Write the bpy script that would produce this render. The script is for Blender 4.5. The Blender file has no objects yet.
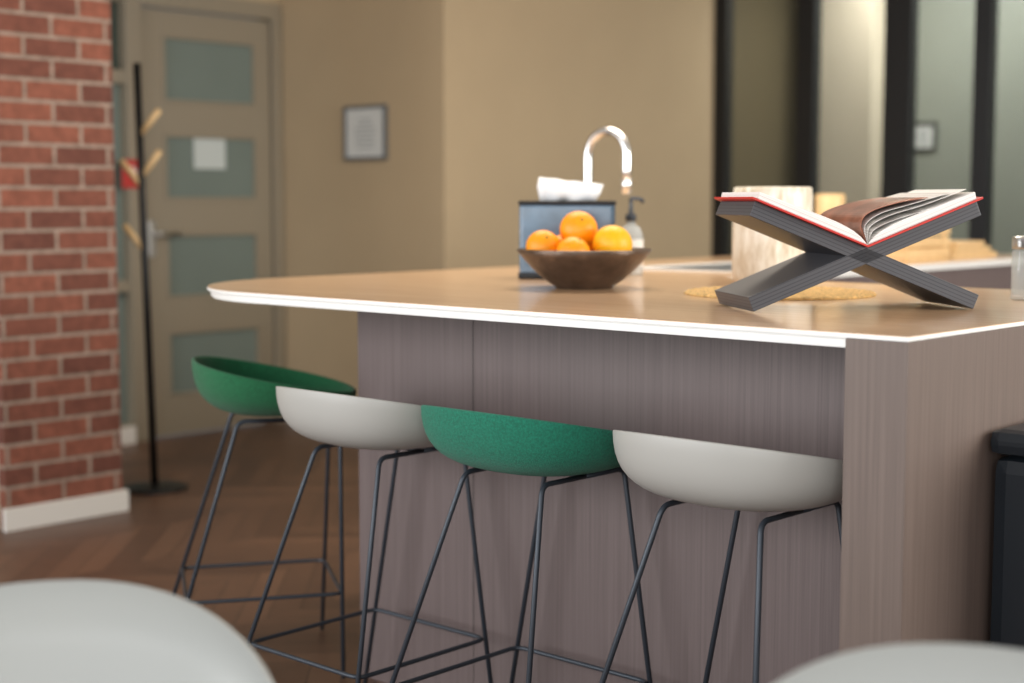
import bpy, bmesh, math, random
from mathutils import Vector, Matrix
random.seed(4)
scene=bpy.context.scene
COL=scene.collection
PHI=math.atan2(-0.676,0.737)
A=Vector((-math.cos(PHI),-math.sin(PHI),0)); B=Vector((-math.sin(PHI),math.cos(PHI),0))
C0=Vector((0.669,2.52,0))
def W(t,s,z=0): return C0+A*t+B*s+Vector((0,0,z))
def s2l(c): 
    c=c/255.0
    return c/12.92 if c<=0.04045 else ((c+0.055)/1.055)**2.4
def rgb(r,g,b): return (s2l(r),s2l(g),s2l(b),1)
# ---------------------------------------------------------------- materials
def mat(name,col,rough=0.5,metal=0.0,bump=0.0,bscale=50,var=0.0,vscale=5,**kw):
    m=bpy.data.materials.new(name); m.use_nodes=True
    nt=m.node_tree; b=nt.nodes['Principled BSDF']
    b.inputs['Base Color'].default_value=col; b.inputs['Roughness'].default_value=rough
    b.inputs['Metallic'].default_value=metal
    for k,v in kw.items(): b.inputs[k.replace('_',' ')].default_value=v
    tc=nt.nodes.new('ShaderNodeTexCoord')
    if bump>0:
        n=nt.nodes.new('ShaderNodeTexNoise'); n.inputs['Scale'].default_value=bscale; n.inputs['Detail'].default_value=4
        nt.links.new(tc.outputs['Object'],n.inputs['Vector'])
        bp=nt.nodes.new('ShaderNodeBump'); bp.inputs['Strength'].default_value=bump; bp.inputs['Distance'].default_value=0.004
        nt.links.new(n.outputs['Fac'],bp.inputs['Height']); nt.links.new(bp.outputs['Normal'],b.inputs['Normal'])
    if var>0:
        n=nt.nodes.new('ShaderNodeTexNoise'); n.inputs['Scale'].default_value=vscale; n.inputs['Detail'].default_value=5
        nt.links.new(tc.outputs['Object'],n.inputs['Vector'])
        r=nt.nodes.new('ShaderNodeValToRGB')
        r.color_ramp.elements[0].position=0.3; r.color_ramp.elements[1].position=0.7
        r.color_ramp.elements[0].color=tuple(c*(1-var) for c in col[:3])+(1,)
        r.color_ramp.elements[1].color=tuple(min(1,c*(1+var)) for c in col[:3])+(1,)
        nt.links.new(n.outputs['Fac'],r.inputs['Fac']); nt.links.new(r.outputs['Color'],b.inputs['Base Color'])
    return m
def stretchmat(name,c1,c2,scale,rough=0.5,detail=6,bump=0.1,p0=0.3,p1=0.7,coat=0.0):
    m=bpy.data.materials.new(name); m.use_nodes=True
    nt=m.node_tree; b=nt.nodes['Principled BSDF']; b.inputs['Roughness'].default_value=rough
    b.inputs['Coat Weight'].default_value=coat; b.inputs['Coat Roughness'].default_value=0.12
    tc=nt.nodes.new('ShaderNodeTexCoord'); mp=nt.nodes.new('ShaderNodeMapping'); mp.inputs['Scale'].default_value=scale
    nt.links.new(tc.outputs['Object'],mp.inputs['Vector'])
    n=nt.nodes.new('ShaderNodeTexNoise'); n.inputs['Scale'].default_value=1; n.inputs['Detail'].default_value=detail; n.inputs['Roughness'].default_value=0.65
    nt.links.new(mp.outputs['Vector'],n.inputs['Vector'])
    r=nt.nodes.new('ShaderNodeValToRGB'); r.color_ramp.elements[0].position=p0; r.color_ramp.elements[1].position=p1
    r.color_ramp.elements[0].color=c1; r.color_ramp.elements[1].color=c2
    nt.links.new(n.outputs['Fac'],r.inputs['Fac']); nt.links.new(r.outputs['Color'],b.inputs['Base Color'])
    if bump>0:
        bp=nt.nodes.new('ShaderNodeBump'); bp.inputs['Strength'].default_value=bump; bp.inputs['Distance'].default_value=0.002
        nt.links.new(n.outputs['Fac'],bp.inputs['Height']); nt.links.new(bp.outputs['Normal'],b.inputs['Normal'])
    return m
def glassmat(name,col,rough=0.05,alpha=0.35):
    m=bpy.data.materials.new(name); m.use_nodes=True
    nt=m.node_tree; nt.nodes.clear()
    o=nt.nodes.new('ShaderNodeOutputMaterial'); mix=nt.nodes.new('ShaderNodeMixShader')
    tr=nt.nodes.new('ShaderNodeBsdfTransparent'); gl=nt.nodes.new('ShaderNodeBsdfPrincipled')
    tr.inputs['Color'].default_value=(0.90,0.91,0.90,1)
    gl.inputs['Base Color'].default_value=col; gl.inputs['Roughness'].default_value=rough
    mix.inputs[0].default_value=alpha
    nt.links.new(tr.outputs[0],mix.inputs[1]); nt.links.new(gl.outputs[0],mix.inputs[2]); nt.links.new(mix.outputs[0],o.inputs['Surface'])
    return m
M={}
M['wall']=mat('wall_paint',rgb(176,156,126),0.85,bump=0.05,bscale=120,var=0.03,vscale=2)
M['cream']=mat('cream_paint',rgb(214,202,180),0.8)
M['ceiling']=mat('ceiling_paint',rgb(225,222,215),0.9)
M['door']=mat('taupe_door_paint',rgb(140,130,112),0.45)
M['doorglass']=mat('frosted_door_glass',rgb(112,124,118),0.25,var=0.06,vscale=1.5)
M['darkglass']=mat('dark_glass',rgb(62,72,66),0.15)
M['white']=mat('white_paint',rgb(222,219,213),0.5)
M['edge']=mat('white_composite_edge',rgb(236,234,230),0.35)
M['black']=mat('black_metal',rgb(22,23,25),0.4,0.3)
M['rod']=mat('charcoal_powder_coated_steel',rgb(58,64,72),0.42,0.35)
M['chrome']=mat('brushed_chrome',rgb(235,235,235),0.2,1.0)
M['steel']=mat('satin_steel',rgb(190,190,188),0.3,1.0)
M['grey_shell']=mat('light_grey_plastic',rgb(170,168,162),0.42,bump=0.02,bscale=300)
M['chair_shell']=mat('pale_grey_plastic',rgb(162,163,159),0.45)
def fabric(name,c):
    m=mat(name,c,0.9,bump=0.7,bscale=420,var=0.3,vscale=220)
    m.node_tree.nodes['Principled BSDF'].inputs['Sheen Weight'].default_value=0.1
    return m
M['green']=fabric('green_wool_fabric',rgb(14,108,84))
M['green2']=fabric('deep_green_wool_fabric',rgb(22,96,58))
M['top']=stretchmat('warm_oak_veneer',rgb(202,162,124),rgb(220,184,146),(2.0,26,26),0.32,bump=0.03,coat=0.6)
M['oak']=stretchmat('grey_stained_oak',rgb(88,75,73),rgb(113,99,97),(150,150,2.2),0.5,bump=0.12,p0=0.2,p1=0.8)
M['oak2']=stretchmat('grey_stained_oak_end',rgb(90,76,69),rgb(117,101,92),(130,130,2.0),0.5,bump=0.12,p0=0.2,p1=0.8)
M['blond']=stretchmat('blond_wood',rgb(206,170,118),rgb(230,198,148),(3,30,30),0.5)
M['peg']=mat('beech_peg',rgb(205,174,128),0.5)
M['mat']=mat('woven_seagrass',rgb(206,168,106),0.8,bump=1.0,bscale=120,var=0.35,vscale=90)
M['bronze']=mat('dark_hammered_bronze',rgb(92,76,64),0.34,0.55,bump=0.5,bscale=60,var=0.3,vscale=25)
M['orange']=mat('orange_peel',rgb(255,156,0),0.42,bump=0.3,bscale=160,var=0.05,vscale=6)
M['orange2']=mat('yellow_orange_peel',rgb(255,180,10),0.42,bump=0.3,bscale=160,var=0.05,vscale=6)
M['pot']=stretchmat('mottled_cream_glaze',rgb(196,178,148),rgb(246,242,230),(60,60,14),0.3,bump=0.3)
M['bluebox']=mat('blue_grey_acrylic',rgb(84,108,130),0.12,var=0.35,vscale=8)
M['tissue']=mat('white_tissue',rgb(240,240,240),0.9)
M['bin']=mat('dark_blue_black_plastic',rgb(32,38,44),0.35)
M['red']=mat('red_book_cloth',rgb(190,44,36),0.5)
M['redsign']=mat('red_sign_plastic',rgb(180,44,38),0.5)
M['soap']=glassmat('clear_bottle_plastic',(0.75,0.8,0.82,1),0.05,0.45)
M['glass']=glassmat('clear_glass',(0.8,0.84,0.86,1),0.03,0.25)
M['pane']=glassmat('partition_glass',(0.10,0.11,0.10,1),0.04,0.14)
M['dark']=mat('dark_joint_grey',rgb(60,54,52),0.6)  # dark grey of the seam between cladding panels
def standmat():
    m=bpy.data.materials.new('dark_grey_laminated_wood'); m.use_nodes=True; nt=m.node_tree; b=nt.nodes['Principled BSDF']
    b.inputs['Roughness'].default_value=0.42
    tc=nt.nodes.new('ShaderNodeTexCoord'); sp=nt.nodes.new('ShaderNodeSeparateXYZ'); nt.links.new(tc.outputs['Object'],sp.inputs[0])
    mu=nt.nodes.new('ShaderNodeMath'); mu.operation='MULTIPLY'; mu.inputs[1].default_value=1/0.0074; nt.links.new(sp.outputs['Z'],mu.inputs[0])
    fr=nt.nodes.new('ShaderNodeMath'); fr.operation='FRACT'; nt.links.new(mu.outputs[0],fr.inputs[0])
    r=nt.nodes.new('ShaderNodeValToRGB'); r.color_ramp.elements[0].position=0.74; r.color_ramp.elements[1].position=0.84
    r.color_ramp.elements[0].color=rgb(74,74,78); r.color_ramp.elements[1].color=rgb(46,46,50)
    nt.links.new(fr.outputs[0],r.inputs['Fac']); nt.links.new(r.outputs['Color'],b.inputs['Base Color'])
    return m
M['stand']=standmat()
def pagemat():
    m=bpy.data.materials.new('book_paper'); m.use_nodes=True; nt=m.node_tree; b=nt.nodes['Principled BSDF']
    b.inputs['Roughness'].default_value=0.7
    tc=nt.nodes.new('ShaderNodeTexCoord'); sp=nt.nodes.new('ShaderNodeSeparateXYZ'); nt.links.new(tc.outputs['Object'],sp.inputs[0])
    ab=nt.nodes.new('ShaderNodeMath'); ab.operation='ABSOLUTE'; nt.links.new(sp.outputs['X'],ab.inputs[0])
    mu=nt.nodes.new('ShaderNodeMath'); mu.operation='MULTIPLY'; mu.inputs[1].default_value=-0.4; nt.links.new(ab.outputs[0],mu.inputs[0])
    ad=nt.nodes.new('ShaderNodeMath'); ad.operation='ADD'; nt.links.new(mu.outputs[0],ad.inputs[0]); nt.links.new(sp.outputs['Z'],ad.inputs[1])
    cb=nt.nodes.new('ShaderNodeCombineXYZ'); nt.links.new(ad.outputs[0],cb.inputs[2])
    n=nt.nodes.new('ShaderNodeTexNoise'); n.inputs['Scale'].default_value=420; n.inputs['Detail'].default_value=2; nt.links.new(cb.outputs[0],n.inputs['Vector'])
    r=nt.nodes.new('ShaderNodeValToRGB'); r.color_ramp.elements[0].position=0.35; r.color_ramp.elements[1].position=0.6
    r.color_ramp.elements[0].color=rgb(196,190,186); r.color_ramp.elements[1].color=rgb(244,242,238)
    nt.links.new(n.outputs['Fac'],r.inputs['Fac']); nt.links.new(r.outputs['Color'],b.inputs['Base Color'])
    return m
M['page']=pagemat()
M['photo']=mat('printed_photo_page',rgb(150,96,76),0.3,var=0.6,vscale=11)
def brickmat():
    m=bpy.data.materials.new('red_brick'); m.use_nodes=True; nt=m.node_tree; b=nt.nodes['Principled BSDF']
    b.inputs['Roughness'].default_value=0.9
    tc=nt.nodes.new('ShaderNodeTexCoord'); sp=nt.nodes.new('ShaderNodeSeparateXYZ'); nt.links.new(tc.outputs['Object'],sp.inputs[0])
    ad=nt.nodes.new('ShaderNodeMath'); ad.operation='ADD'; nt.links.new(sp.outputs['X'],ad.inputs[0]); nt.links.new(sp.outputs['Y'],ad.inputs[1])
    cb=nt.nodes.new('ShaderNodeCombineXYZ'); nt.links.new(ad.outputs[0],cb.inputs[0]); nt.links.new(sp.outputs['Z'],cb.inputs[1])
    br=nt.nodes.new('ShaderNodeTexBrick'); br.inputs['Scale'].default_value=1.0
    br.inputs['Brick Width'].default_value=0.24; br.inputs['Row Height'].default_value=0.083; br.inputs['Mortar Size'].default_value=0.008
    br.inputs['Mortar Smooth'].default_value=0.25; br.inputs['Bias'].default_value=-0.1
    br.inputs['Color1'].default_value=rgb(142,86,68); br.inputs['Color2'].default_value=rgb(102,62,52); br.inputs['Mortar'].default_value=rgb(164,146,132)
    nt.links.new(cb.outputs[0],br.inputs['Vector'])
    n=nt.nodes.new('ShaderNodeTexNoise'); n.inputs['Scale'].default_value=30; n.inputs['Detail'].default_value=6; nt.links.new(tc.outputs['Object'],n.inputs['Vector'])
    rr=nt.nodes.new('ShaderNodeValToRGB'); rr.color_ramp.elements[0].position=0.3; rr.color_ramp.elements[1].position=0.7
    rr.color_ramp.elements[0].color=(0.55,0.52,0.5,1); rr.color_ramp.elements[1].color=(1,1,1,1)
    nt.links.new(n.outputs['Fac'],rr.inputs['Fac'])
    mx=nt.nodes.new('ShaderNodeMix'); mx.data_type='RGBA'; mx.blend_type='MULTIPLY'; mx.inputs[0].default_value=0.8
    nt.links.new(br.outputs['Color'],mx.inputs[6]); nt.links.new(rr.outputs['Color'],mx.inputs[7]); nt.links.new(mx.outputs[2],b.inputs['Base Color'])
    inv=nt.nodes.new('ShaderNodeMath'); inv.operation='SUBTRACT'; inv.inputs[0].default_value=1; nt.links.new(br.outputs['Fac'],inv.inputs[1])
    bp=nt.nodes.new('ShaderNodeBump'); bp.inputs['Strength'].default_value=0.8; bp.inputs['Distance'].default_value=0.008
    nt.links.new(inv.outputs[0],bp.inputs['Height']); nt.links.new(bp.outputs['Normal'],b.inputs['Normal'])
    return m
M['brick']=brickmat()
def floormat():
    m=bpy.data.materials.new('chevron_dark_wood_floor'); m.use_nodes=True; nt=m.node_tree; b=nt.nodes['Principled BSDF']
    b.inputs['Roughness'].default_value=0.42
    tc=nt.nodes.new('ShaderNodeTexCoord'); sp=nt.nodes.new('ShaderNodeSeparateXYZ'); nt.links.new(tc.outputs['Object'],sp.inputs[0])
    def mth(op,a,bv=None):
        n=nt.nodes.new('ShaderNodeMath'); n.operation=op
        if isinstance(a,(int,float)): n.inputs[0].default_value=a
        else: nt.links.new(a,n.inputs[0])
        if bv is not None:
            if isinstance(bv,(int,float)): n.inputs[1].default_value=bv
            else: nt.links.new(bv,n.inputs[1])
        return n.outputs[0]
    xs=mth('MULTIPLY',sp.outputs['X'],1/0.9)
    fx=mth('FRACT',xs); tri=mth('ABSOLUTE',mth('SUBTRACT',fx,0.5))
    v=mth('MULTIPLY',mth('ADD',sp.outputs['Y'],mth('MULTIPLY',tri,0.9)),1/0.13)
    idv=mth('FLOOR',v); idx=mth('FLOOR',mth('MULTIPLY',xs,2.0))
    cid=mth('ADD',mth('MULTIPLY',idv,3.17),mth('MULTIPLY',idx,17.3))
    wn=nt.nodes.new('ShaderNodeTexWhiteNoise'); wn.noise_dimensions='1D'; nt.links.new(cid,wn.inputs['W'])
    r=nt.nodes.new('ShaderNodeValToRGB'); r.color_ramp.elements[0].color=rgb(68,47,37); r.color_ramp.elements[1].color=rgb(110,80,62)
    n=nt.nodes.new('ShaderNodeTexNoise'); n.inputs['Scale'].default_value=14; n.inputs['Detail'].default_value=6; nt.links.new(tc.outputs['Object'],n.inputs['Vector'])
    f=mth('ADD',mth('MULTIPLY',wn.outputs['Value'],0.6),mth('MULTIPLY',n.outputs['Fac'],0.4))
    nt.links.new(f,r.inputs['Fac'])
    fv=mth('FRACT',v); line=mth('GREATER_THAN',fv,0.04)
    mx=nt.nodes.new('ShaderNodeMix'); mx.data_type='RGBA'; mx.inputs[6].default_value=rgb(46,32,25)
    nt.links.new(line,mx.inputs[0]); nt.links.new(r.outputs['Color'],mx.inputs[7]); nt.links.new(mx.outputs[2],b.inputs['Base Color'])
    return m
M['floor']=floormat()
# ---------------------------------------------------------------- helpers
def mesh_obj(name,bm,material,smooth=False,parent=None,loc=(0,0,0),rot=0):
    me=bpy.data.meshes.new(name); bm.normal_update(); bm.to_mesh(me); bm.free()
    if isinstance(material,(list,tuple)):
        for m in material: me.materials.append(m)
    else: me.materials.append(material)
    o=bpy.data.objects.new(name,me); COL.objects.link(o)
    o.location=loc; o.rotation_euler=(0,0,rot)
    if smooth:
        for p in me.polygons: p.use_smooth=True
    if parent: o.parent=parent
    return o
def empty(name,loc,rot,label,cat,group=None):
    o=bpy.data.objects.new(name,None); COL.objects.link(o); o.empty_display_size=0.1
    o.location=loc; o.rotation_euler=(0,0,rot); tag(o,label,cat,group); return o
def tag(o,label,cat,group=None):
    o["label"]=label; o["category"]=cat
    if group: o["group"]=group
def bmbox(bm,x0,x1,y0,y1,z0,z1,bev=0,mi=0,M4=None):
    vs=[bm.verts.new((x,y,z)) for x in (x0,x1) for y in (y0,y1) for z in (z0,z1)]
    if M4: 
        for v in vs: v.co=M4@v.co
    fs=[(0,1,3,2),(4,6,7,5),(0,4,5,1),(2,3,7,6),(0,2,6,4),(1,5,7,3)]
    faces=[bm.faces.new([vs[i] for i in f]) for f in fs]
    for f in faces: f.material_index=mi
    if bev>0:
        es=set(e for f in faces for e in f.edges)
        bmesh.ops.bevel(bm,geom=list(es),offset=bev,segments=2,affect='EDGES',profile=0.6)
def box(name,x0,x1,y0,y1,z0,z1,material,bev=0,parent=None,loc=(0,0,0),rot=0,smooth=False):
    bm=bmesh.new(); bmbox(bm,x0,x1,y0,y1,z0,z1,bev)
    return mesh_obj(name,bm,material,smooth,parent,loc,rot)
def tsbox(name,t0,t1,s0,s1,z0,z1,material,bev=0,structure=True):
    """box in room axes"""
    c=W((t0+t1)/2,(s0+s1)/2,z0)
    o=box(name,-abs(t1-t0)/2,abs(t1-t0)/2,-abs(s1-s0)/2,abs(s1-s0)/2,0,z1-z0,material,bev,None,c,PHI)
    if structure: o["kind"]="structure"
    return o
def lathe_bm(profile,seg=48,bm=None,mi=0):
    bm=bm or bmesh.new()
    rings=[]
    for r,z in profile:
        if r<1e-6: rings.append([bm.verts.new((0,0,z))])
        else: rings.append([bm.verts.new((r*math.cos(2*math.pi*i/seg),r*math.sin(2*math.pi*i/seg),z)) for i in range(seg)])
    for a,b in zip(rings,rings[1:]):
        for i in range(seg):
            j=(i+1)%seg
            if len(a)==1 and len(b)==1: continue
            if len(a)==1: f=bm.faces.new((a[0],b[j],b[i]))
            elif len(b)==1: f=bm.faces.new((a[i],a[j],b[0]))
            else: f=bm.faces.new((a[i],a[j],b[j],b[i]))
            f.material_index=mi
    bmesh.ops.recalc_face_normals(bm,faces=bm.faces[:])
    return bm
def lathe(name,profile,material,parent=None,loc=(0,0,0),seg=48,smooth=True):
    return mesh_obj(name,lathe_bm(profile,seg),material,smooth,parent,loc)
def fillet(pts,r,n=7,closed=False):
    pts=[Vector(p) for p in pts]; out=[]; N=len(pts)
    for i,p in enumerate(pts):
        if not closed and i in (0,N-1): out.append(p); continue
        a=pts[(i-1)%N]; b=pts[(i+1)%N]
        da=(a-p); db=(b-p); ra=min(r,da.length*0.45); rb=min(r,db.length*0.45)
        p0=p+da.normalized()*ra; p2=p+db.normalized()*rb
        for k in range(n+1):
            u=k/n; out.append(p0*(1-u)**2+p*2*u*(1-u)+p2*u*u)
    return out
def tube_mesh(name,pts,r,closed=False,seg=12,cap=True):
    bm=bmesh.new(); N=len(pts); rings=[]
    prev=None
    for i,p in enumerate(pts):
        if closed: t=(pts[(i+1)%N]-pts[(i-1)%N]).normalized()
        else: t=(pts[min(i+1,N-1)]-pts[max(i-1,0)]).normalized()
        if prev is None:
            up=Vector((0,0,1)) if abs(t.z)<0.9 else Vector((1,0,0))
            n=t.cross(up).normalized()
        else:
            n=(prev-t*prev.dot(t)).normalized()
        prev=n; b=t.cross(n)
        rings.append([bm.verts.new(p+(n*math.cos(2*math.pi*k/seg)+b*math.sin(2*math.pi*k/seg))*r) for k in range(seg)])
    R=range(N) if closed else range(N-1)
    for i in R:
        a=rings[i]; b2=rings[(i+1)%N]
        for k in range(seg):
            l=(k+1)%seg; bm.faces.new((a[k],a[l],b2[l],b2[k]))
    if not closed:
        bm.faces.new(rings[0][::-1]); bm.faces.new(rings[-1])
    bmesh.ops.recalc_face_normals(bm,faces=bm.faces[:])
    me=bpy.data.meshes.new(name); bm.to_mesh(me); bm.free()
    for p in me.polygons: p.use_smooth=True
    return me
def tube(name,pts,r,material,parent=None,closed=False,loc=(0,0,0)):
    me=tube_mesh(name,[Vector(p) for p in pts],r,closed); me.materials.append(material)
    o=bpy.data.objects.new(name,me); COL.objects.link(o); o.location=loc
    if parent: o.parent=parent
    return o
def prism_bm(outline,z0,z1,bev=0,bottom_inset=0):
    bm=bmesh.new()
    vs=[bm.verts.new((x,y,z0)) for x,y in outline]
    f=bm.faces.new(vs)
    r=bmesh.ops.extrude_face_region(bm,geom=[f])
    nv=[g for g in r['geom'] if isinstance(g,bmesh.types.BMVert)]
    for v in nv: v.co.z=z1
    bmesh.ops.recalc_face_normals(bm,faces=bm.faces[:])
    if bev>0:
        es=[e for e in bm.edges if abs(e.verts[0].co.z-e.verts[1].co.z)<1e-6]
        bmesh.ops.bevel(bm,geom=es,offset=bev,segments=2,affect='EDGES')
    return bm
def cut(o,cx0,cx1,cy0,cy1,cz0,cz1):
    c=box('cutter',cx0,cx1,cy0,cy1,cz0,cz1,M['dark']); c.location=o.location; c.rotation_euler=o.rotation_euler
    m=o.modifiers.new('b','BOOLEAN'); m.object=c; m.operation='DIFFERENCE'; m.solver='EXACT'
    bpy.context.view_layer.update()
    dg=bpy.context.evaluated_depsgraph_get(); me=bpy.data.meshes.new_from_object(o.evaluated_get(dg))
    o.modifiers.remove(m); o.data=me; bpy.data.objects.remove(c)
# ---------------------------------------------------------------- room
f=tsbox('floor',-6,9,-6,10,-0.1,0,M['floor'])
tsbox('ceiling',-6,9,-1.2,10,2.95,3.05,M['ceiling'])
H=2.95; T1=5.587; S1=2.231; SK=3.161; T2=4.277; S3=5.571
tsbox('wall_left',T1,T1+0.14,-2.5,S1-0.80,0,H,M['wall'])
tsbox('wall_above_door',T1,T1+0.14,S1-0.80,SK,2.38,H,M['wall'])
tsbox('wall_middle',T2,T1+0.14,SK,SK+0.14,0,H,M['wall'])
tsbox('wall_back',T2,T2+0.14,SK+0.14,S3,0,H,M['wall'])
tsbox('baseboard_middle',T2-0.0,T1-0.01,SK-0.014,SK-0.001,0,0.08,M['white'],0.002)
tsbox('baseboard_back',T2-0.014,T2-0.001,SK,S3,0,0.08,M['white'],0.002)
tsbox('baseboard_left',T1-0.016,T1-0.001,-2.5,S1-0.8,0,0.08,M['white'],0.002)
def door():
    d=bpy.data.objects.new('door_1',None); COL.objects.link(d); d.location=W(T1,S1,0); d.rotation_euler=(0,0,PHI); d["kind"]="structure"
    bm=bmesh.new()
    bmbox(bm,-0.12,0.02,-0.10,-0.01,0,2.38,0.004); bmbox(bm,-0.12,0.02,0.862,0.925,0,2.38,0.004)
    bmbox(bm,-0.12,0.02,-0.01,0.862,2.29,2.38,0.004)
    mesh_obj('door_frame',bm,M['door'],parent=d)
    bm=bmesh.new()
    y0,y1=0.0,0.855; a0,a1=0.14,0.755
    bmbox(bm,-0.055,-0.01,y0,a0,0.01,2.28,0.003); bmbox(bm,-0.055,-0.01,a1,y1,0.01,2.28,0.003)
    zs=[0.22,0.57,0.75,1.10,1.28,1.63,1.80,2.15]
    rails=[(0.01,zs[0]),(zs[1],zs[2]),(zs[3],zs[4]),(zs[5],zs[6]),(zs[7],2.28)]
    for a,b in rails: bmbox(bm,-0.055,-0.01,a0,a1,a,b,0.003)
    for i in range(0,8,2):
        a,b=zs[i],zs[i+1]
        bmbox(bm,-0.05,-0.004,a0,a0+.015,a,b,0.002); bmbox(bm,-0.05,-0.004,a1-.015,a1,a,b,0.002)
        bmbox(bm,-0.05,-0.004,a0+.015,a1-.015,a,a+0.015,0.002); bmbox(bm,-0.05,-0.004,a0+.015,a1-.015,b-0.015,b,0.002)
    mesh_obj('door_leaf',bm,M['door'],parent=d)
    for i in range(0,8,2):
        box('glass_panel',-0.04,-0.025,a0+.01,a1-.01,zs[i]+0.008,zs[i+1]-0.008,M['doorglass'],parent=d)
    bm=bmesh.new(); bmbox(bm,-0.01,0.0,0.03,0.07,0.98,1.17,0.003); mesh_obj('handle_plate',bm,M['steel'],parent=d)
    tube('door_handle',fillet([(0,0.05,1.10),(0.05,0.05,1.10),(0.05,0.19,1.10)],0.02),0.012,M['steel'],parent=d)
    box('paper_notice',-0.0245,-0.0235,0.34,0.55,1.45,1.615,M['doorpaper'],parent=d)
M['doorpaper']=mat('white_paper_notice',rgb(190,198,196),0.8)
door()
def sidelight():
    d=bpy.data.objects.new('window_1',None); COL.objects.link(d); d.location=W(T1,S1,0); d.rotation_euler=(0,0,PHI); d["kind"]="structure"
    bm=bmesh.new()
    bmbox(bm,-0.12,0.015,-0.80,-0.72,0,2.38,0.003); bmbox(bm,-0.12,0.015,-0.72,-0.10,0,0.10,0.003); bmbox(bm,-0.12,0.015,-0.72,-0.10,2.30,2.38,0.003)
    bmbox(bm,-0.12,0.01,-0.72,-0.10,1.88,1.95,0.003); bmbox(bm,-0.12,0.01,-0.72,-0.10,0.80,0.86,0.003)
    mesh_obj('window_frame',bm,M['door'],parent=d)
    for a,b in ((0.10,0.80),(0.86,1.88)): box('window_glass',-0.06,-0.05,-0.72,-0.10,a,b,M['doorglass'],parent=d)
    box('window_glass',-0.06,-0.05,-0.72,-0.10,1.95,2.30,M['darkglass'],parent=d)
    box('window_board',0.015,0.03,-0.80,-0.10,0,0.09,M['white'],parent=d)
sidelight()
sg=empty('safety_sign',W(T1-0.0,S1-0.09,0),PHI,"small red safety sign with white symbol on glass frame","sign")
box('sign_plate',0.021,0.026,-0.055,0.065,1.34,1.49,M['redsign'],0.001,parent=sg)
bm=bmesh.new(); bmbox(bm,0.026,0.0275,-0.02,0.035,1.42,1.435); bmbox(bm,0.0275,0.028,0.0,0.015,1.40,1.455)
mesh_obj('sign_symbol',bm,M['white'],parent=sg)
pil=tsbox('wall_brick_pillar',4.106,4.60,0.585,1.105,0,H,M['brick'])
tsbox('baseboard_pillar_front',4.088,4.105,0.57,1.125,0,0.088,M['white'],0.002)
tsbox('baseboard_pillar_side',4.105,4.60,1.106,1.125,0,0.088,M['white'],0.002)
tsbox('trim_1',4.15,4.55,0.46,0.584,0,H,M['cream'],0.003)
def framed(loc_t,s,z0,z1,w,label,fm):
    e=empty('picture_frame',W(loc_t,s,z0),PHI,label,"picture")
    h=z1-z0; bm=bmesh.new(); k=0.016
    bmbox(bm,-w/2,w/2,-0.022,-0.001,0,k,0.002); bmbox(bm,-w/2,w/2,-0.022,-0.001,h-k,h,0.002)
    bmbox(bm,-w/2,-w/2+k,-0.022,-0.001,k,h-k,0.002); bmbox(bm,w/2-k,w/2,-0.022,-0.001,k,h-k,0.002)
    mesh_obj('frame',bm,fm,parent=e)
    box('print',-w/2+k,w/2-k,-0.012,-0.004,k,h-k,mat('pale_print',rgb(206,208,206),0.25),parent=e)
    bm=bmesh.new(); g=random.Random(3)
    for i in range(7):
        zz=k+0.05*h/0.3+i*(h-2*k-0.09*h/0.3)/7; ww=(w*0.5-k-0.05*w/0.34)*g.uniform(0.5,1)
        bmbox(bm,-ww,ww,-0.0135,-0.012,zz,zz+0.008*h/0.3)
    mesh_obj('printed_lines',bm,mat('grey_print',rgb(150,154,156),0.5),parent=e)
framed(T1-0.72,SK,1.495,1.785,0.335,"dark framed certificate with grey lines on the beige wall",mat('grey_frame',rgb(84,88,92),0.4))
def partition():
    d=bpy.data.objects.new('window_2',None); COL.objects.link(d); d.location=W(T2,S3,0); d.rotation_euler=(0,0,PHI); d["kind"]="structure"
    bm=bmesh.new(); xs=[0.0,0.617,1.22,1.73,2.35,2.95,3.55]; ws=[0.10,0.12,0.17,0.10,0.1,0.1,0.1]
    for x,w in zip(xs,ws): bmbox(bm,x-w/2+0.04,x+w/2+0.04,-0.03,0.05,0,H,0.003)
    bmbox(bm,0,3.6,-0.02,0.04,0,0.08,0.002); bmbox(bm,0,3.6,-0.02,0.04,2.82,H,0.002)
    mesh_obj('post_frame',bm,M['black'],parent=d)
    for a,b in zip(xs,xs[1:]): box('window_glass',a+0.06,b+0.02,0.0,0.01,0.08,2.82,M['pane'],parent=d)
partition()
tsbox('wall_corridor',-6,6,8.4,8.55,0,H,mat('olive_grey_paint',rgb(122,114,92),0.8))
tsbox('wall_corridor_side',4.30,4.42,5.75,8.4,0,H,mat('dark_olive_paint',rgb(104,92,66),0.7))
tsbox('trim_2',3.60,4.0,6.3,6.6,0,H,M['cream'],0.004)
tsbox('wall_meeting_room',-3,3.57,6.75,6.85,0,H,mat('grey_green_panel',rgb(138,142,132),0.35))
framed(3.47,6.75,1.60,1.78,0.19,"small dark framed print behind the glass partition",M['black'])
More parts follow.
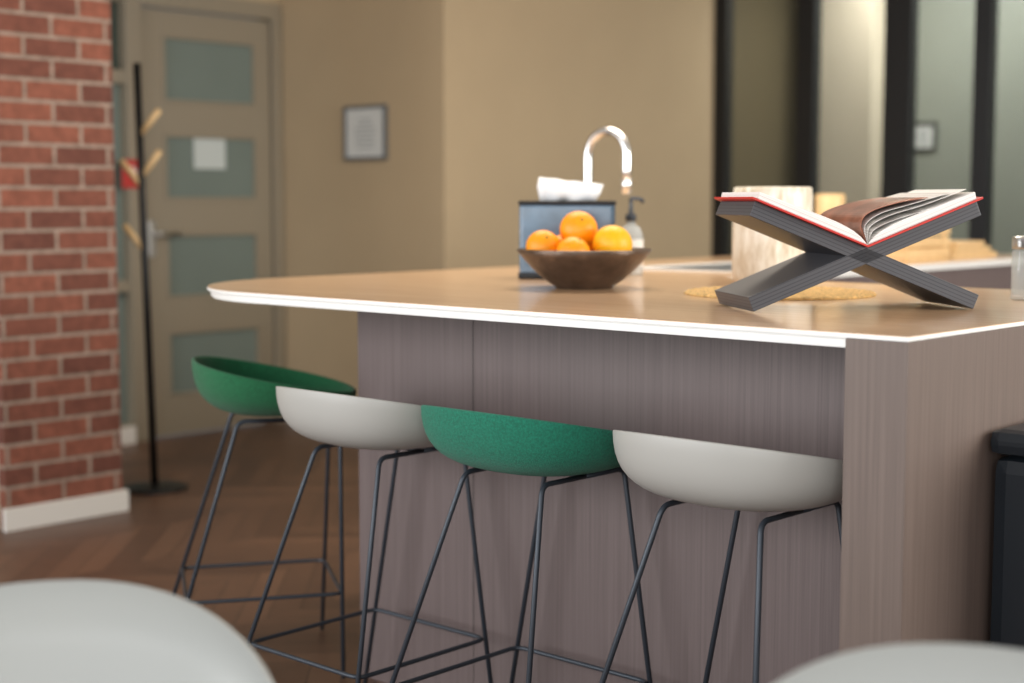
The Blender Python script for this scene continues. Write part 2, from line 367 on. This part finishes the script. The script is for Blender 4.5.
# ---------------------------------------------------------------- island
isl=empty('kitchen_island',W(0,0,0),PHI,"large kitchen island clad in grey stained oak","kitchen island")
def L(t,s): return (-t,s)
body=[L(0.121,0.33),L(1.765,0.33),L(1.765,1.25),L(2.12,1.25),L(2.12,3.75),L(1.40,3.75),L(1.40,1.37),L(0.121,1.37)]
bo=mesh_obj('cabinet_body',prism_bm(body,0,1.022,0),M['oak'],loc=isl.location,rot=PHI)
cut(bo,-1.90,-1.47,1.66,2.30,0.84,1.2)
bo.location=(0,0,0); bo.rotation_euler=(0,0,0); bo.parent=isl
box('panel_joint',-1.3410,-1.3396,0.3288,0.3305,0.0,1.022,M['dark'],parent=isl)
ep=box('end_panel',-0.12,0,0.0,1.41,0,1.0405,M['oak2'],0.0015,loc=W(0,0,0),rot=PHI)
tag(ep,"thick grey brown oak end panel carrying the worktop corner","end panel")
wt=empty('worktop',W(0,0,0),PHI,"warm oak worktop with white edge and rounded corner","worktop")
TE=2.31
def outline(off=0.0,tmin=0.0):
    pts=[L(tmin+(off if tmin==0 else 0),off)]
    cx,cy,R=TE-0.5,0.50,0.50-off
    n=24
    for i in range(n+1):
        a=-math.pi/2+ (math.pi/2)*i/n
        pts.append(L(cx+R*math.cos(a),cy+R*math.sin(a)))
    pts+= [L(TE-off,3.85-off),L(1.36+off,3.85-off),L(1.36+off,1.42-off),L(tmin+(off if tmin==0 else 0),1.42-off)]
    return pts
def slab(name,off,tmin,z0,z1,m,bev):
    o=mesh_obj(name,prism_bm(outline(off,tmin),z0,z1,bev),m,loc=wt.location,rot=PHI)
    cut(o,-1.89,-1.48,1.67,2.29,0.9,1.2)
    o.location=(0,0,0); o.rotation_euler=(0,0,0); o.parent=wt
    return o
slab('underside_edge',0.010,0.121,1.0225,1.041,M['edge'],0.004)
slab('white_edge',0.0,0.0,1.041,1.0485,M['edge'],0.002)
slab('wood_surface',0.002,0.0,1.0485,1.0500,M['top'],0.0)
sk=empty('sink',W(1.685,1.98,1.05),PHI,"stainless steel inset sink in the oak worktop","sink")
bm=bmesh.new(); x=0.203; y=0.308; d=0.19; th=0.004
bmbox(bm,-x,x,-y,y,-d,-d+th); bmbox(bm,-x,-x+th,-y,y,-d,0); bmbox(bm,x-th,x,-y,y,-d,0); bmbox(bm,-x,x,-y,-y+th,-d,0); bmbox(bm,-x,x,y-th,y,-d,0)
mesh_obj('basin',bm,M['steel'],parent=sk)
bm=bmesh.new(); w=0.03
bmbox(bm,-x-w,-x+th,-y-w,y+w,0.0005,0.005,0.0015); bmbox(bm,x-th,x+w,-y-w,y+w,0.0005,0.005,0.0015); bmbox(bm,-x,x,-y-w,-y+th,0.0005,0.005,0.0015); bmbox(bm,-x,x,y-th,y+w,0.0005,0.005,0.0015)
mesh_obj('sink_rim',bm,M['edge'],parent=sk)
lathe('drain',[(0,0.001),(0.035,0.001),(0.04,0.004),(0.03,0.005),(0,0.003)],M['chrome'],parent=sk,loc=(0,0,-0.186))
tp=empty('kitchen_tap',W(2.03,1.60,1.05),PHI,"tall chrome swan neck kitchen tap beside the sink","tap")
lathe('tap_base',[(0,0),(0.028,0),(0.028,0.006),(0.021,0.012),(0.021,0.10),(0.017,0.11),(0,0.11)],M['chrome'],parent=tp)
pts=[Vector((0,0,0.08)),Vector((0,0,0.2)),Vector((0,0,0.375))]
RA=0.083
for i in range(1,17):
    a=math.pi-math.pi*i/16; pts.append(Vector((RA+RA*math.cos(a),0,0.375+RA*math.sin(a))))
pts+= [Vector((2*RA,0,0.33)),Vector((2*RA,0,0.28))]
tube('tap_spout',pts,0.0150,M['chrome'],parent=tp)
lathe('tap_nozzle',[(0,0),(0.017,0),(0.0175,0.045),(0.014,0.05),(0,0.05)],M['chrome'],parent=tp,loc=(2*RA,0,0.25))
tube('tap_lever',[(0,-0.015,0.06),(0.0,-0.05,0.07),(0,-0.11,0.10)],0.006,M['chrome'],parent=tp)
# ---------------------------------------------------------------- stools
def shell_bm(hw,hd,zf,zb,pw=3.0,n=2.4,nt=72,nr=16,extra=None,bow=0.0):
    bm=bmesh.new(); c=bm.verts.new((0,0,0)); rings=[]
    for j in range(1,nr+1):
        q=j/nr; ring=[]
        rho=math.sin(q*math.pi/2)**(1-bow) if bow>0 else q
        for i in range(nt):
            th=2*math.pi*i/nt; cx,sy=math.cos(th),math.sin(th)
            px=math.copysign(abs(cx)**(2/n),cx)*hw; py=math.copysign(abs(sy)**(2/n),sy)*hd
            px*= 1-0.06*(py/hd)
            k=(1-py/hd)/2
            h=zf+(zb-zf)*k if extra is None else extra(k)
            z=h*q**pw
            ring.append(bm.verts.new((px*rho,py*rho,z)))
        rings.append(ring)
    for i in range(nt): bm.faces.new((c,rings[0][i],rings[0][(i+1)%nt]))
    for a,b in zip(rings,rings[1:]):
        for i in range(nt): 
            j=(i+1)%nt; bm.faces.new((a[i],b[i],b[j],a[j]))
    bmesh.ops.recalc_face_normals(bm,faces=bm.faces[:])
    if c.normal.z<0:
        bmesh.ops.reverse_faces(bm,faces=bm.faces[:])
    return bm
ZS=0.690
# splayed frame: (half width, back depth, front depth) under the seat and at the floor
TOPF=(0.112,0.108,0.165); BOTF=(0.238,0.325,0.150)
def legpt(sx,sy,z):
    k=(ZS-z)/ZS
    u=TOPF[0]+(BOTF[0]-TOPF[0])*k
    v=TOPF[1]+(BOTF[1]-TOPF[1])*k if sy<0 else TOPF[2]+(BOTF[2]-TOPF[2])*k
    return Vector((sx*u,sy*v,z))
def make_legmesh(sx,sy):
    pts=[legpt(sx,sy,0.004),legpt(sx,sy,ZS),Vector((sx*TOPF[0],0.03,ZS))]
    me=tube_mesh('leg',fillet(pts,0.022),0.0058); me.materials.append(M['rod']); return me
leg_meshes=[make_legmesh(sx,sy) for sx in (-1,1) for sy in (-1,1)]
zr=0.225
ringp=[legpt(-1,-1,zr),legpt(1,-1,zr),legpt(1,1,zr),legpt(-1,1,zr)]
foot_mesh=tube_mesh('footrest',fillet(ringp,0.03,closed=True),0.0052,closed=True); foot_mesh.materials.append(M['rod'])
br_mesh=tube_mesh('crossbar',[Vector((-TOPF[0],0.03,ZS)),Vector((TOPF[0],0.03,ZS))],0.005); br_mesh.materials.append(M['rod'])
def seat_proto(material,thick):
    bm=shell_bm(0.246,0.223,0.060,0.150,pw=2.9,n=2.3,bow=0.03)
    o=mesh_obj('seat',bm,material,True)
    m=o.modifiers.new('s','SOLIDIFY'); m.thickness=thick; m.offset=1.0
    m=o.modifiers.new('b','BEVEL'); m.width=thick*0.4; m.segments=3; m.limit_method='ANGLE'; m.angle_limit=math.radians(50)
    bpy.context.view_layer.update(); dg=bpy.context.evaluated_depsgraph_get()
    me=bpy.data.meshes.new_from_object(o.evaluated_get(dg)); bpy.data.objects.remove(o)
    for p in me.polygons: p.use_smooth=True
    return me
seat_grey=seat_proto(M['grey_shell'],0.007); seat_green=seat_proto(M['green'],0.012); seat_green2=seat_proto(M['green2'],0.012)
def stool(loc,rot,seatmesh,label):
    e=empty('bar_stool',loc,rot,label,"bar stool","bar stools along the kitchen island")
    def ch(n,me,z=0):
        o=bpy.data.objects.new(n,me); COL.objects.link(o); o.parent=e; o.location=(0,0,z); return o
    s=ch('seat',seatmesh,ZS+0.008)
    for me in leg_meshes: ch('leg',me)
    ch('footrest',foot_mesh); ch('crossbar',br_mesh)
    return e
gl="bar stool with light grey plastic shell and dark wire legs"
gr="bar stool with green upholstered shell and dark wire legs"
stool(W(0.400,0.11),PHI,seat_grey,gl)
stool(W(0.932,0.105),PHI,seat_green,gr)
stool(W(1.425,0.10),PHI,seat_grey,gl)
stool(Vector((-0.655,4.11,0)),math.radians(-76),seat_green2,"bar stool with green upholstered shell at the rounded island corner")
# ---------------------------------------------------------------- foreground chairs
def chair(loc,rot):
    e=empty('dining_chair',loc,rot,"pale grey plastic tub chair with wooden legs","chair","grey tub chairs")
    def ex(k): return 0.02+0.33*(k**1.3)
    bm=shell_bm(0.29,0.27,0,0,pw=4.0,n=2.3,extra=ex)
    o=mesh_obj('chair_shell',bm,M['chair_shell'],True,parent=e,loc=(0,0,0.45))
    m=o.modifiers.new('s','SOLIDIFY'); m.thickness=0.009; m.offset=1
    for sx in (-1,1):
        for sy in (-1,1):
            bmm=lathe_bm([(0,0),(0.011,0),(0.019,0.44),(0,0.44)],20)
            for v in bmm.verts:
                k=1-v.co.z/0.44; v.co.x+=sx*(0.14+0.10*k); v.co.y+=sy*(0.14+0.09*k)
            mesh_obj('leg',bmm,M['blond'],True,parent=e)
    bm=bmesh.new(); bmbox(bm,-0.16,0.16,-0.02,0.02,0.425,0.447,0.004); bmbox(bm,-0.02,0.02,-0.16,0.16,0.425,0.447,0.004)
    mesh_obj('under_frame',bm,M['black'],parent=e)
chair(Vector((-0.53,1.60,0)),math.radians(180+12)); chair(Vector((0.445,1.325,0)),math.radians(180-8))
# ---------------------------------------------------------------- items on the top
ZT=1.05
bw=empty('fruit_bowl',Vector((0.189,3.93,ZT)),0,"dark bronze footed fruit bowl on the worktop","bowl")
prof=[(0,0),(0.075,0),(0.078,0.006),(0.10,0.02),(0.135,0.05),(0.160,0.078),(0.177,0.100),(0.174,0.103),(0.155,0.080),(0.128,0.055),(0.09,0.028),(0.05,0.016),(0,0.014)]
lathe('bowl_body',prof,M['bronze'],parent=bw,seg=64)
bpos=Vector((0.189,3.93,ZT))
scar=mat('stem_green',rgb(110,120,50),0.7)
def orange(dx,dy,z,r,m,label):
    bm=bmesh.new(); bmesh.ops.create_uvsphere(bm,u_segments=36,v_segments=24,radius=r)
    for v in bm.verts:
        d=v.co.normalized(); v.co.z*=0.96; v.co*=1-0.06*max(0,abs(d.z)-0.93)/0.07*0.6
    o=mesh_obj('orange',bm,m,True,loc=bpos+Vector((dx,dy,z))); o.rotation_euler=(random.uniform(0.3,1.2),random.uniform(-1,1),random.uniform(0,3))
    tag(o,label,"fruit","oranges in the fruit bowl")
    bm=bmesh.new(); bmesh.ops.create_cone(bm,cap_ends=True,segments=8,radius1=0.004,radius2=0.003,depth=0.004)
    s=mesh_obj('stem_scar',bm,scar,parent=o,loc=(0,0,r*0.93))
OL="ripe orange lying in the dark bowl"
orange(-0.108,-0.015,0.108,0.045,M['orange'],OL)
orange(-0.014,0.02,0.152,0.050,M['orange'],"orange at the top of the pile in the bowl")
orange(0.071,-0.043,0.114,0.052,M['orange2'],"paler yellow orange lying in the dark bowl")
orange(-0.032,-0.082,0.094,0.044,M['orange'],OL)
orange(-0.055,0.080,0.094,0.044,M['orange'],OL)
orange(0.045,0.080,0.094,0.044,M['orange'],OL)
pm=empty('placemat',Vector((0.655,3.67,ZT)),0,"round woven seagrass placemat on the worktop","placemat")
bm=bmesh.new(); R=0.23; nr=46; seg=96; rings=[]
c=bm.verts.new((0,0,0.006))
for j in range(1,nr+1):
    r=R*j/nr; z=0.0045+0.0035*(j%2)
    rings.append([bm.verts.new((r*math.cos(2*math.pi*i/seg)*(1+0.01*math.sin(i*2.3) if j==nr else 1),r*math.sin(2*math.pi*i/seg),z+0.001*math.sin(i*1.9+j))) for i in range(seg)])
rings.append([bm.verts.new((v.co.x,v.co.y,0.0005)) for v in rings[-1]])
for i in range(seg): bm.faces.new((c,rings[0][i],rings[0][(i+1)%seg]))
for a,b in zip(rings,rings[1:]):
    for i in range(seg):
        j=(i+1)%seg; bm.faces.new((a[i],b[i],b[j],a[j]))
bm.faces.new(rings[-1][::-1])
mesh_obj('woven_disc',bm,M['mat'],True,parent=pm)
pt=empty('ceramic_vase',Vector((0.72,4.16,ZT)),0,"cream mottled cylindrical vase behind the book stand","vase")
lathe('vase_body',[(0,0),(0.095,0),(0.105,0.008),(0.109,0.03),(0.110,0.13),(0.109,0.24),(0.107,0.262),(0.101,0.266),(0.099,0.255),(0.099,0.03),(0,0.02)],M['pot'],parent=pt,seg=64)
tb=empty('tissue_box',Vector((0.165,4.45,ZT)),math.radians(-4),"blue grey acrylic tissue box with white tissues","tissue box")
box('box_body',-0.14,0.14,-0.07,0.07,0.004,0.222,M['bluebox'],0.012,parent=tb)
box('box_lid',-0.143,0.143,-0.073,0.073,0.214,0.228,M['black'],0.006,parent=tb)
box('box_base',-0.143,0.143,-0.073,0.073,0.0,0.02,M['black'],0.006,parent=tb)
bm=bmesh.new(); N=14; g=random.Random(5); rows=[]
for layer,(yy,hh) in enumerate(((-0.03,0.045),(0.0,0.072),(0.03,0.064))):
    lo=[];hi=[]
    for i in range(N+1):
        u=i/N; xx=-0.095+0.19*u
        lo.append(bm.verts.new((xx*0.85,yy*0.7+0.006*math.sin(i*1.3+layer),0.226)))
        hi.append(bm.verts.new((xx+0.01*g.random(),yy+0.012*math.sin(i*0.9+layer*2),0.222+hh-0.018*u+0.004*g.random())))
    for i in range(N): bm.faces.new((lo[i],lo[i+1],hi[i+1],hi[i]))
    rows.append((lo,hi))
for (l1,h1),(l2,h2) in zip(rows,rows[1:]):
    for i in range(N): bm.faces.new((h1[i],h1[i+1],h2[i+1],h2[i]))
o=mesh_obj('tissue',bm,M['tissue'],True,parent=tb)
o.modifiers.new('s','SOLIDIFY').thickness=0.002
sp=empty('soap_dispenser',Vector((0.365,4.62,ZT)),math.radians(30),"clear soap pump bottle with white label","soap dispenser")
lathe('bottle',[(0,0),(0.036,0),(0.038,0.01),(0.038,0.12),(0.03,0.145),(0.014,0.155),(0.014,0.165),(0,0.165)],M['soap'],parent=sp)
lathe('label_band',[(0.0385,0.03),(0.0388,0.03),(0.0388,0.11),(0.0385,0.11)],M['white'],parent=sp)
lathe('pump_collar',[(0,0.165),(0.017,0.165),(0.017,0.185),(0.008,0.19),(0.006,0.225),(0,0.225)],M['rod'],parent=sp)
tube('pump_spout',fillet([(0,0,0.222),(0,0,0.236),(0.04,0,0.232),(0.045,0,0.222)],0.012),0.006,M['rod'],parent=sp)
gt=empty('glass_jar',Vector((1.19,3.46,ZT)),0,"clear glass jar with steel lid near the island edge","jar")
lathe('jar_glass',[(0,0),(0.034,0),(0.037,0.005),(0.037,0.11),(0.034,0.118),(0.031,0.118),(0.034,0.11),(0.034,0.012),(0,0.01)],M['glass'],parent=gt)
lathe('jar_lid',[(0,0.118),(0.036,0.118),(0.037,0.122),(0.037,0.142),(0.034,0.147),(0,0.148)],M['steel'],parent=gt)
cr=empty('wooden_crate',W(1.60,2.93,ZT),PHI,"low blond wooden crate on the worktop","crate")
bm=bmesh.new(); x,y,h=0.14,0.17,0.13
bmbox(bm,-x,x,-y,y,0,0.01,0.001)
for zz in (0.014,0.056,0.098):
    for sx in (-1,1): bmbox(bm,*(sorted((sx*x,sx*(x-0.01)))),-y,y,zz,zz+0.032,0.001)
    for sy in (-1,1): bmbox(bm,-x+0.01,x-0.01,*(sorted((sy*y,sy*(y-0.01)))),zz,zz+0.032,0.001)
for sx in (-1,1):
    for sy in (-1,1): bmbox(bm,*sorted((sx*(x-0.01),sx*(x-0.025))),*sorted((sy*(y-0.01),sy*(y-0.025))),0.01,h,0.001)
mesh_obj('crate_slats',bm,M['blond'],parent=cr)
for k,(dz,wd,dp) in enumerate(((0.0,0.13,0.20),(0.022,0.12,0.18),(0.044,0.11,0.16))):
    o=box('cutting_board',-wd,wd,-dp,dp,0,0.020,M['blond'],0.004,None,W(1.62,3.38,ZT+dz),PHI+0.06*k)
    tag(o,"blond wooden cutting board stacked on the worktop","cutting board","stacked cutting boards")
uh=empty('utensil_holder',W(1.90,2.95,ZT),PHI,"round pale wooden utensil holder beside the crate","utensil holder")
lathe('holder_body',[(0,0),(0.055,0),(0.058,0.004),(0.058,0.25),(0.055,0.254),(0.05,0.25),(0.05,0.01),(0,0.01)],M['blond'],parent=uh)
# ---------------------------------------------------------------- book stand + book
SL=Vector((0.731,3.10,ZT)); SR=math.radians(9)
st=empty('book_stand',SL,SR,"dark grey cross shaped wooden book stand on the worktop","book stand")
ang=math.atan(0.2/0.5); th=0.032; DEP=0.24; HL=0.264; ZC=0.1150
for sgn,n in ((1,'stand_board'),(-1,'stand_board')):
    bm=bmesh.new(); bmbox(bm,-HL,HL,0,DEP,-th/2,th/2,0.0012)
    o=mesh_obj(n,bm,M['stand'],parent=st,loc=(0,0,ZC)); o.rotation_euler=(0,sgn*ang,0)
bk=empty('open_book',SL,SR,"open book with red cover lying on the cross stand","book")
sl=0.4; zv=ZC+th/2/math.cos(ang)+0.001
def extr(profile_pts,y0,y1,name,m,parent=bk,ny=8):
    bm=bmesh.new(); rows=[]
    for j in range(ny+1):
        yy=y0+(y1-y0)*j/ny
        rows.append([bm.verts.new((x,yy,z)) for x,z in profile_pts])
    N=len(profile_pts)
    for a,b in zip(rows,rows[1:]):
        for i in range(N): k=(i+1)%N; bm.faces.new((a[i],a[k],b[k],b[i]))
    bm.faces.new(rows[0]); bm.faces.new(rows[-1][::-1])
    bmesh.ops.recalc_face_normals(bm,faces=bm.faces[:])
    return mesh_obj(name,bm,m,False,parent=parent)
def strip(center,thick):
    up=[(x,z+thick/2) for x,z in center]; dn=[(x,z-thick/2) for x,z in center][::-1]
    return up+dn
Wd=0.248
extr([( -Wd,zv+sl*Wd),(0,zv),(Wd,zv+sl*Wd),(Wd,zv+sl*Wd+0.004),(0,zv+0.004),(-Wd,zv+sl*Wd+0.004)],-0.012,DEP+0.02,'book_cover',M['red'])
for sg_ in (-1,1):
    T=0.024; low=[];up=[]
    n=16; Wp=Wd-0.012
    for i in range(n+1):
        u=i/n; x=Wp*u; low.append((sg_*x,zv+0.0045+sl*x))
        up.append((sg_*(x*0.985),zv+0.0045+sl*x+T*(1-math.exp(-u*9))*(1-0.45*u)+0.001))
    extr(low+up[::-1],-0.006,DEP+0.012,'page_block',M['page'])
def leaf(pts,name,m):
    P=[Vector((a,0,b)) for a,b in pts]; out=[]
    for i in range(len(P)-1):
        p0=P[max(i-1,0)];p1=P[i];p2=P[i+1];p3=P[min(i+2,len(P)-1)]
        for k in range(6):
            t=k/6; v=0.5*((2*p1)+(p2-p0)*t+(2*p0-5*p1+4*p2-p3)*t*t+(3*p1-p0-3*p2+p3)*t**3); out.append((v.x,v.z))
    out.append((P[-1].x,P[-1].z))
    extr(strip(out,0.0010),-0.004,DEP+0.010,name,m)
leaf([(0.004,zv+0.008),(0.014,zv+0.035),(0.06,zv+0.056),(0.14,zv+0.080),(0.224,zv+0.112)],'loose_page',M['page'])
leaf([(0.002,zv+0.008),(0.004,zv+0.040),(0.045,zv+0.064),(0.12,zv+0.086),(0.214,zv+0.119)],'loose_page',M['page'])
leaf([(0.001,zv+0.008),(-0.006,zv+0.042),(0.025,zv+0.068),(0.09,zv+0.087),(0.18,zv+0.112)],'loose_page',M['page'])
leaf([(0.0,zv+0.008),(-0.014,zv+0.040),(0.0,zv+0.069),(0.06,zv+0.090),(0.13,zv+0.102)],'loose_page',M['photo'])
# ---------------------------------------------------------------- bin
bn=empty('waste_bin',W(-0.192,0.475,0),PHI,"dark blue black waste bin beside the island end panel","bin")
box('bin_body',-0.18,0.18,-0.17,0.17,0.0,0.81,M['bin'],0.03,parent=bn)
box('bin_lid',-0.185,0.185,-0.175,0.175,0.812,0.86,M['bin'],0.02,parent=bn)
# ---------------------------------------------------------------- coat rack
ck=empty('coat_rack',W(4.417,1.458,0)+Vector((0.012,0,0)),0,"black standing coat rack with beech wood pegs","coat rack")
lathe('base',[(0,0),(0.145,0),(0.15,0.006),(0.14,0.014),(0.03,0.022),(0,0.022)],M['black'],parent=ck)
tube('pole',[(0,0,0.01),(-0.018,0,0.9),(-0.037,0,1.87)],0.017,M['black'],parent=ck)
for az,z in ((0.1,1.56),(0.5,1.38),(3.4,1.34),(3.0,1.06)):
    d=Vector((math.cos(az),math.sin(az)*0.4,1.25)).normalized(); o0=Vector((-0.02*z,0,z))
    me=tube_mesh('peg',[o0,o0+d*0.07,o0+d*0.14],0.014); me.materials.append(M['peg'])
    o=bpy.data.objects.new('peg',me); COL.objects.link(o); o.parent=ck
# ---------------------------------------------------------------- lights
def area(name,loc,target,sx,sy,e,col):
    l=bpy.data.lights.new(name,'AREA'); l.shape='RECTANGLE'; l.size=sx; l.size_y=sy; l.energy=e; l.color=col
    o=bpy.data.objects.new(name,l); COL.objects.link(o); o.location=loc
    o.rotation_euler=(Vector(target)-Vector(loc)).to_track_quat('-Z','Y').to_euler(); return o
area('window_light_side',(-4.6,1.4,1.7),(0,3.2,1.0),4.0,2.2,185,(0.97,0.98,1.0))
area('window_light_rear',(-1.0,-2.6,2.0),(0.5,4,0.9),4.5,1.8,140,(0.98,0.99,1.0))
area('fill_light_far_side',(5.0,1.8,2.0),(0.6,5.6,1.3),3.2,2.0,240,(1.0,0.97,0.92))  # unseen fill added to lift the end panel's right side and back wall
area('added_worktop_light',(0.3,5.0,2.85),(0.3,5.2,0),1.8,1.0,60,(1.0,0.90,0.76))  # warm overhead light added for the worktop, no fitting modelled
area('corridor_fill_light',W(2.7,5.95,2.85),W(2.7,6.4,0),1.8,0.3,60,(1.0,0.99,0.95))  # added fill that brightens the rooms behind the glass partition
w=bpy.data.worlds.new('world'); scene.world=w; w.use_nodes=True
w.node_tree.nodes['Background'].inputs[0].default_value=(0.95,0.98,1.0,1); w.node_tree.nodes['Background'].inputs[1].default_value=0.65
# ---------------------------------------------------------------- camera
cd=bpy.data.cameras.new('camera'); cam=bpy.data.objects.new('camera',cd); COL.objects.link(cam); scene.camera=cam
cam.location=(0,0,1.28); cam.rotation_euler=(math.radians(90-5.39),0,0)
cd.sensor_width=36; cd.lens=1500/1024*36
cd.dof.use_dof=True; cd.dof.focus_distance=3.0; cd.dof.aperture_fstop=1.9
scene.view_settings.view_transform='Standard'
